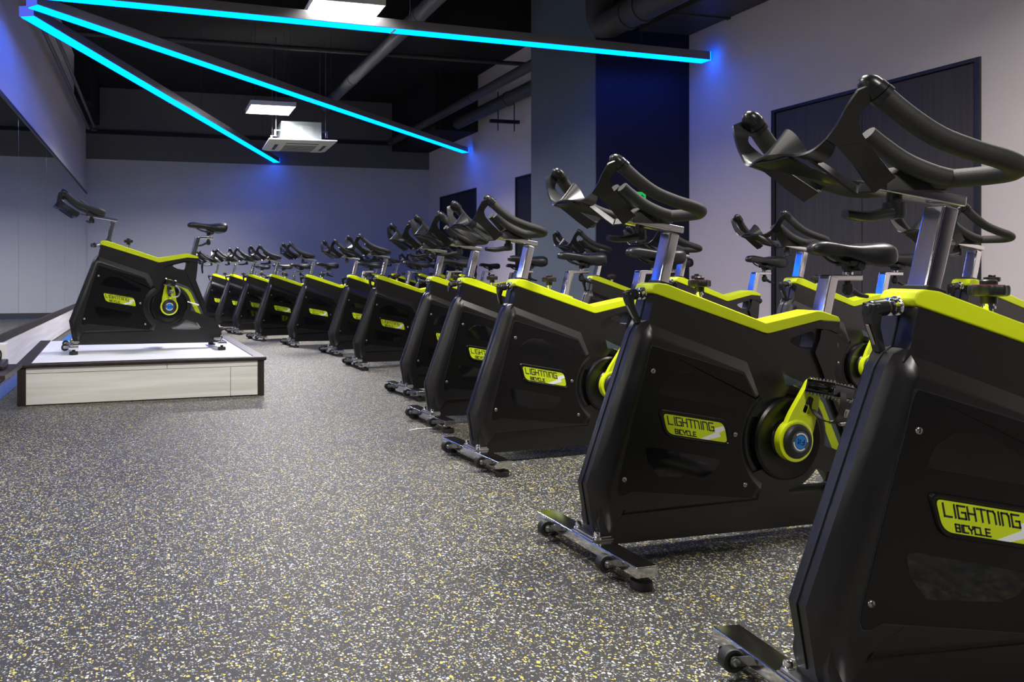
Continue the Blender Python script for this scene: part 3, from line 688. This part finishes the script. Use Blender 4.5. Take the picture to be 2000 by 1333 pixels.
def mesh_knob():
    bm = bmesh.new(); n = 48; rings = []
    for k_, z in ((.84,.803),(.98,.806),(1.0,.812),(1.0,.820),(.95,.8245)):
        rings.append([((.0315+.0018*math.cos(8*2*math.pi*i/n))*k_*math.cos(2*math.pi*i/n), (.0315+.0018*math.cos(8*2*math.pi*i/n))*k_*math.sin(2*math.pi*i/n), z-.80) for i in range(n)])
    loft(bm, rings); lathe(bm,[(.014,-.012),(.014,.006)],(0,0,0),'z',16)
    return finish(bm,'resistance_knob',M['dark'],0,smooth=40)
def mesh_knob_stem():
    bm = bmesh.new(); lathe(bm,[(.0075,-.042),(.0075,-.022),(.012,-.0215),(.012,-.0165),(.009,-.016),(.009,-.012)],(0,0,0),'z',12); return finish(bm,'knob_stem',M['chrome'],0,smooth=35)
def mesh_knob_ring():
    bm = bmesh.new(); lathe(bm,[(.026,.0243),(.026,.0258),(.016,.0262)],(0,0,0),'z',28); return finish(bm,'knob_ring',M['red'])
def mesh_knob_button():
    bm = bmesh.new(); lathe(bm,[(.0145,.024),(.0145,.0335),(.012,.036)],(0,0,0),'z',20); return finish(bm,'knob_button',M['dark'],0,smooth=35)
def mesh_seatpost():
    bm = bmesh.new(); beam(bm,(.952,0,.66),(1.004,0,.862),.046,.036); beam(bm,(.990,0,.857),(1.126,0,.857),.044,.020); return finish(bm,'seat_post',M['chrome'],.004,2)
def mesh_seatpost_low():
    bm = bmesh.new(); beam(bm,(.918,0,.60),(.934,0,.664),.040,.034); return finish(bm,'seat_post_lower',M['chrome'],.004,2)
def mesh_post_plug():
    bm = bmesh.new(); beam(bm,(.9835,0,.8525),(.9895,0,.8525),.034,.022); return finish(bm,'post_plug',M['dark'],.002,1)
def mesh_seat():
    bm = bmesh.new(); st = [(.922,.008,.957,.946),(.928,.017,.968,.940),(.945,.024,.977,.934),(.975,.028,.980,.930),(1.02,.031,.975,.928),(1.06,.036,.969,.924),(1.10,.050,.968,.910),(1.135,.066,.973,.896),(1.17,.077,.978,.890),(1.20,.079,.978,.894),(1.217,.072,.973,.904),(1.227,.056,.963,.920),(1.231,.034,.953,.934)]
    rings = []
    for x, w, zt, zb in st:
        h = zt-zb; r = []
        for k in range(20):
            a = 2*math.pi*k/20; cx, sz = math.cos(a), math.sin(a)
            yy = w*math.copysign(abs(cx)**.6, cx)
            zz = (zb+h*.45)+(h*.55*math.copysign(abs(sz)**.8, sz) if sz > 0 else h*.45*math.copysign(abs(sz)**.35, sz))
            # the tail wings droop, the middle has a shallow channel
            zz -= .10*abs(yy)**1.0*(.35 if sz > 0 else 0)
            if sz > 0: zz -= .004*math.exp(-(yy/.012)**2)*(1 if x > 1.0 else 0)
            if sz < -.5: zz += .25*max(0, .05-abs(yy))*(1 if x > 1.12 else 0)
            r.append((x, yy, zz))
        rings.append(r)
    loft(bm, rings); return finish(bm,'seat',M['saddle'],0,smooth=70)
def mesh_seat_rail():
    bm = bmesh.new()
    for s in (-1,1): tube(bm, [(.985,s*.010,.936),(1.02,s*.018,.917),(1.06,s*.022,.906),(1.12,s*.024,.905),(1.165,s*.030,.925)], .0045, 8, 4)
    return finish(bm,'seat_rail',M['dark'])
def mesh_seat_clamp():
    bm = bmesh.new(); lathe(bm,[(.013,.866),(.013,.905)],(1.085,0,0),'z',14); bx(bm,1.065,1.105,-.030,.030,.896,.914); lathe(bm,[(.016,-.034),(.016,.034)],(1.108,0,.896),'y',14)
    return finish(bm,'seat_clamp',M['dark'],.002,1)
def mesh_clamp_ring():
    bm = bmesh.new(); lathe(bm,[(.0155,.867),(.0155,.876),(.0135,.878)],(1.085,0,0),'z',16); return finish(bm,'clamp_ring',M['chrome'],0,smooth=35)
def mesh_seat_lever():
    bm = bmesh.new(); lathe(bm,[(.010,.018),(.010,.008),(.016,.006),(.017,-.018),(.012,-.024),(.008,-.030)],(0,0,0),'z',16); tube(bm,[(0,0,-.012),(.02,0,-.016),(.05,0,-.030),(.085,0,-.036)],[.012,.010,.008,.006],10,3)
    return finish(bm,'seat_clamp_lever',M['dark'],0,smooth=45)
def mesh_seat_height_lever():
    bm = bmesh.new(); lathe(bm,[(.010,-.01),(.010,.016),(.017,.018),(.017,.044),(.012,.048)],(0,0,0),'x',16)
    loft(bm, [[(x0,-w,z),(x1,-w,z),(x1,w,z),(x0,w,z)] for x0,x1,w,z in ((.030,.046,.012,.012),(.030,.048,.012,-.01),(.034,.048,.010,-.04),(.044,.056,.009,-.075),(.047,.055,.006,-.082))])
    return finish(bm,'seat_height_lever',M['tray'],.003,2,35)
def mesh_chrome_pin():
    bm = bmesh.new(); tube(bm,[(.915,-.06,.362),(1.0,-.065,.333)],.006,10); return finish(bm,'chrome_pin',M['chrome'])

PARTS = []   # (name, mesh, parent index or None, location, rotation, tag)
def P(name, me, parent=None, loc=(0,0,0), rot=(0,0,0), tag=None, label=None):
    PARTS.append((name, me, parent, loc, rot, tag, label)); return len(PARTS)-1
PI = math.pi
sh = P('body_shell', mesh_shell()); P('centre_seam', mesh_seam(), sh)
stp = P('stripe_panel', mesh_stripe(False)); P('lime_stripe', mesh_stripe(True), stp)
mp, mg, mw0, mw1, msc, mss = mesh_panel(), mesh_groove(), mesh_window(0), mesh_window(1), mesh_screw(), mesh_screw_slot()
mbr, mbp, mbl1, mbl2, mbf = mesh_badge_rim(), mesh_badge(), lettering('LIGHTNING', .060, .800, .10, .49, .0034, 'lettering'), lettering('BICYCLE', .150, .485, .70, .92, .0028, 'lettering'), mesh_bolt()
def mirrored(me):
    """true mirror image in y (for pieces without writing)"""
    m2 = me.copy(); bm = bmesh.new(); bm.from_mesh(m2)
    for v in bm.verts: v.co.y = -v.co.y
    bmesh.ops.reverse_faces(bm, faces=bm.faces[:]); bm.to_mesh(m2); bm.free(); return m2
def mirrored_x_text(me, cx):
    """the far side carries the same words, readable from that side"""
    m2 = me.copy(); bm = bmesh.new(); bm.from_mesh(m2)
    for v in bm.verts: v.co.y = -v.co.y; v.co.x = 2*cx-v.co.x
    # keep the panel's downward slope
    for v in bm.verts: v.co.z = v.co.z+2*(v.co.x-cx)*(BS.y/BS.x)*1.0
    bm.to_mesh(m2); bm.free(); return m2
SCREWS = ((.163,.244),(.563,.354),(.263,.562),(.600,.195))
for side in (0, 1):
    f = (lambda m_: m_) if side == 0 else mirrored
    ft = (lambda m_: m_) if side == 0 else (lambda m_: mirrored_x_text(m_, .4105))
    pn = P('side_panel', f(mp)); P('panel_gap', f(mg), pn); P('vent_window', f(mw0), pn); P('vent_window', f(mw1), pn)
    for x, z in SCREWS:
        P('screw', msc if side == 0 else f(msc), pn, (x, -.059 if side == 0 else .059, z)); 
        P('screw_slot', mss if side == 0 else f(mss), pn, (x, -.059 if side == 0 else .059, z), (0,random.uniform(0,3),0))
    bd = P('badge', f(mbp), None, label='lime name badge reading LIGHTNING BICYCLE with a silver flash'); P('badge_rim', f(mbr), bd)
    P('lettering', ft(mbl1), bd); P('lettering', ft(mbl2), bd); P('lightning_flash', f(mbf), bd)
P('top_cap', mesh_cap(), label='lime yellow cap along the top of the frame')
P('crank_cover', mesh_disc())
mc = mesh_crank(); mh, me1, me2, me3, me4 = mesh_hubcap(), mesh_emblem(), mesh_emblem_blue(), mesh_emblem_ring(), mesh_emblem_text()
mped, mteeth, mcage, mstrap, mbuck = mesh_pedal(), mesh_pedal_teeth(), mesh_toe_cage(), mesh_strap(), mesh_buckle()
for side in (0, 1):
    rz = 0 if side == 0 else PI
    ck = P('crank', mc, None, (HUB[0],0,HUB[1]), (0,0,rz), 'crank%d' % side, 'lime yellow crank arm')
    P('hub_cap', mh, ck); P('emblem_disc', me1, ck); P('emblem_centre', me2, ck, label='round blue emblem'); P('emblem_arc', me3, ck); P('emblem_lettering', me4, ck, (0,0,0), (0,R(165),0))
    pd = P('pedal', mped, None, (0,0,0), (0,0,rz), 'pedal%d' % side)
    P('grip_teeth', mteeth, pd); P('toe_cage', mcage, pd); P('pedal_strap', mstrap, pd); P('strap_buckle', mbuck, pd)
mf, mwh, mwb = mesh_foot(), mesh_wheel(), mesh_wheel_bracket()
fs = P('stabilizer', mesh_stabilizer(.090), None, label='chrome front stabilizer bar with transport wheels')
P('mount_plate', mesh_mount(.090), fs); mbh = mesh_bolt_head()
for y_ in (-.048,.048): P('bolt_head', mbh, fs, (.078,y_,0))
for y_ in (-.232,.232): P('rubber_foot', mf, fs, (.090,y_,0))
for y_ in (-.155,.155): P('transport_wheel', mwh, fs, (.030,y_,.046)); P('wheel_bracket', mwb, fs, (.030,y_,.048))
rs = P('stabilizer', mesh_stabilizer(1.150), None, label='chrome rear stabilizer bar')
P('mount_plate', mesh_mount(1.150), rs); 
for y_ in (-.048,.048): P('bolt_head', mbh, rs, (1.178,y_,0))
for y_ in (-.232,.232): P('rubber_foot', mf, rs, (1.150,y_,0))
hp = P('handlebar_post', mesh_hpost(), None, (0,0,0), (0,0,0), 'hpost'); P('post_collar', mesh_hpost_collar(), None)
P('slider_rail', mesh_slider(), hp)
P('clamp_lever', mesh_slider_knob(), hp, (.262,0,1.002), (0,0,0), 'hlever')
gb = P('grip_bar', mesh_grips(), None, (0,0,0), (0,0,0), 'hbar'); P('end_collar', mesh_tip(-1), gb); P('end_collar', mesh_tip(1), gb); P('bottle_tray', mesh_tray(), gb)
lv = P('height_lever', mesh_lever(), None, (.270,0,.793), (0,R(-6),0), 'flever'); P('lever_inlay', mesh_lever_slot(), lv); P('stud_nut', mesh_nut(), lv)
kn = P('resistance_knob', mesh_knob(), None, (.481,0,.808)); P('knob_stem', mesh_knob_stem(), kn); P('knob_ring', mesh_knob_ring(), kn); P('knob_button', mesh_knob_button(), kn)
sp_ = P('seat_post', mesh_seatpost(), None, (0,0,0), (0,0,0), 'spost'); P('post_plug', mesh_post_plug(), sp_)
P('seat_post_lower', mesh_seatpost_low(), None)
P('seat_clamp_lever', mesh_seat_lever(), sp_, (1.085,0,.829), (0,0,0), 'slever')
se = P('seat', mesh_seat(), None, (0,0,0), (0,0,0), 'seat'); P('seat_rail', mesh_seat_rail(), se); P('seat_clamp', mesh_seat_clamp(), se); P('clamp_ring', mesh_clamp_ring(), se)
P('seat_height_lever', mesh_seat_height_lever(), None, (1.0,0,.665), (0,R(8),0), 'rlever')

def bike(x, y, rot, label, group=None, z=0, crank=75, slide=0, hz=0, sx=0, sz=0, fl=0, hl=0, sl=0, rl=0, far=False):
    t = thing('spin_bike', label, 'exercise bike', (x,y,z), R(rot), group)
    objs = []
    for name, me, par, loc, ro, tag, lab in PARTS:
        if far and name in ('screw_slot','emblem_lettering','emblem_arc','lever_inlay','post_plug','grip_teeth','strap_buckle','knob_ring'):
            objs.append(None); continue
        o = bpy.data.objects.new(name, me); COL.objects.link(o); objs.append(o)
        o.parent = objs[par] if par is not None else t
        loc = Vector(loc); ro = list(ro)
        if tag in ('crank0','crank1','pedal0','pedal1'):
            sd = int(tag[-1]); a = R(crank + (180 if sd else 0)); d = Vector((math.cos(a),0,math.sin(a)))
            if tag[:5] == 'crank':
                ro = [0, PI/2-a, 0]
                if sd: ro = [0, -(PI/2-a), PI]       # turned about z, so it swings the other way
            else:
                loc = Vector((HUB[0],0,HUB[1]))+d*.182+Vector((0,-.135 if sd == 0 else .135,0)); ro = [0, R(14), 0] if sd == 0 else [0, R(-14), PI]
        # the handlebar assembly slides on its post and rail
        if tag == 'hbar': loc += Vector((slide+hz*.26,0,hz-slide*.155))
        if tag == 'hpost': loc += Vector((hz*.26,0,hz))
        if tag == 'spost': loc += Vector((sz*.26,0,sz))
        if tag == 'seat': loc += Vector((sx+sz*.26,0,sz))
        if tag == 'slever': loc += Vector((sx,0,0)); ro[2] += R(sl)
        if tag == 'hlever': loc += Vector((slide,0,-slide*.155)); ro[2] += R(hl)
        if tag == 'flever': ro[0] += R(fl)
        if tag == 'rlever': ro[0] += R(rl)
        o.location = loc; o.rotation_euler = ro
        if lab and par is None: o['label'] = lab
        elif lab: o['label'] = lab
    return t, objs
G1 = 'front row of spin bikes'; G2 = 'second row of spin bikes by the right wall'
t, _ = bike(-.667, 6.04, 5.0, 'black and lime spin bike alone on the white stage at left', None, .267, crank=90, slide=-.045, hz=-.008, fl=-95, hl=70, sl=180)
link('chrome_pin', mesh_chrome_pin(), t)
bike(1.133, 1.232, -5.2, 'nearest spin bike, cut off by the right edge of the picture', G1, crank=70, hz=.008, slide=.004, fl=8, hl=4)
bike(1.186, 2.076, 2.4, 'second nearest spin bike of the front row, its blue hub emblem in view', G1, crank=66, slide=0, sz=-.018, fl=-6, hl=2, rl=20)
bike(1.310, 3.223, 5.7, 'third nearest spin bike of the front row, its whole name badge showing', G1, crank=64, fl=28, hl=2)
bike(1.420, 4.100, 4.5, 'fourth nearest spin bike of the front row, badge half hidden by the third', G1, crank=80, fl=60, hl=-30, slide=.01)
bike(1.603, 5.099, 7.0, 'fifth nearest spin bike of the front row, badge wholly hidden', G1, crank=75, fl=100, hz=.01, slide=-.01)
bike(1.675, 6.700, 4.3, 'sixth nearest spin bike of the front row, front wheels just right of the gap', G1, crank=100, fl=30, hl=20)
bike(1.704, 7.820, 9.0, 'seventh nearest spin bike of the front row, close behind the sixth', G1, crank=60, fl=40, hl=60)
bike(1.446, 8.845, 6.0, 'fifth spin bike from the far end of the front row', G1, crank=80, fl=45, slide=-.02, hl=90, far=True)
bike(1.171, 9.696, 14.0, 'fourth spin bike from the far end of the front row', G1, crank=95, fl=80, far=True)
bike(1.000, 10.72, 14.0, 'third spin bike from the far end of the front row', G1, crank=70, fl=50, far=True)
bike(.811, 11.45, 6.0, 'second spin bike from the far end of the front row', G1, crank=85, fl=45, hl=50, far=True)
bike(.638, 12.60, 5.0, 'farthest spin bike of the front row, just behind the stage bike', G1, crank=75, fl=35, far=True)
bike(3.385, 2.81, 2.9, 'second row spin bike nearest the camera, behind the big near handlebar', G2, crank=75, fl=10, hl=10, hz=-.02)
bike(3.112, 3.513, 5.1, 'second row spin bike in front of the left edge of the large dark door', G2, crank=70, fl=0, hl=30, hz=-.01, sz=-.01)
bike(2.977, 4.311, 7.2, 'second row spin bike in front of the bare wall between column and large door', G2, crank=80, fl=20, rl=40, hz=-.03, sz=-.01)
bike(3.122, 5.539, 3.0, 'second row spin bike in front of the dark column', G2, crank=85, fl=15, hl=-20)
bike(3.38, 8.90, 3.0, 'second row spin bike standing past the column, nearest of the far five', G2, crank=75, hz=-.03, sz=-.02, far=True)
bike(3.51, 10.0, 5.0, 'second row spin bike, second of the far five past the column', G2, crank=75, hz=-.02, far=True)
bike(3.59, 11.0, 4.0, 'second row spin bike, third of the far five past the column', G2, crank=75, hz=-.05, far=True)
bike(3.46, 11.95, 4.0, 'second row spin bike, fourth of the far five past the column', G2, crank=75, hz=-.01, far=True)
bike(3.41, 12.9, 4.0, 'second row spin bike farthest away in the back corner', G2, crank=75, hz=-.02, far=True)
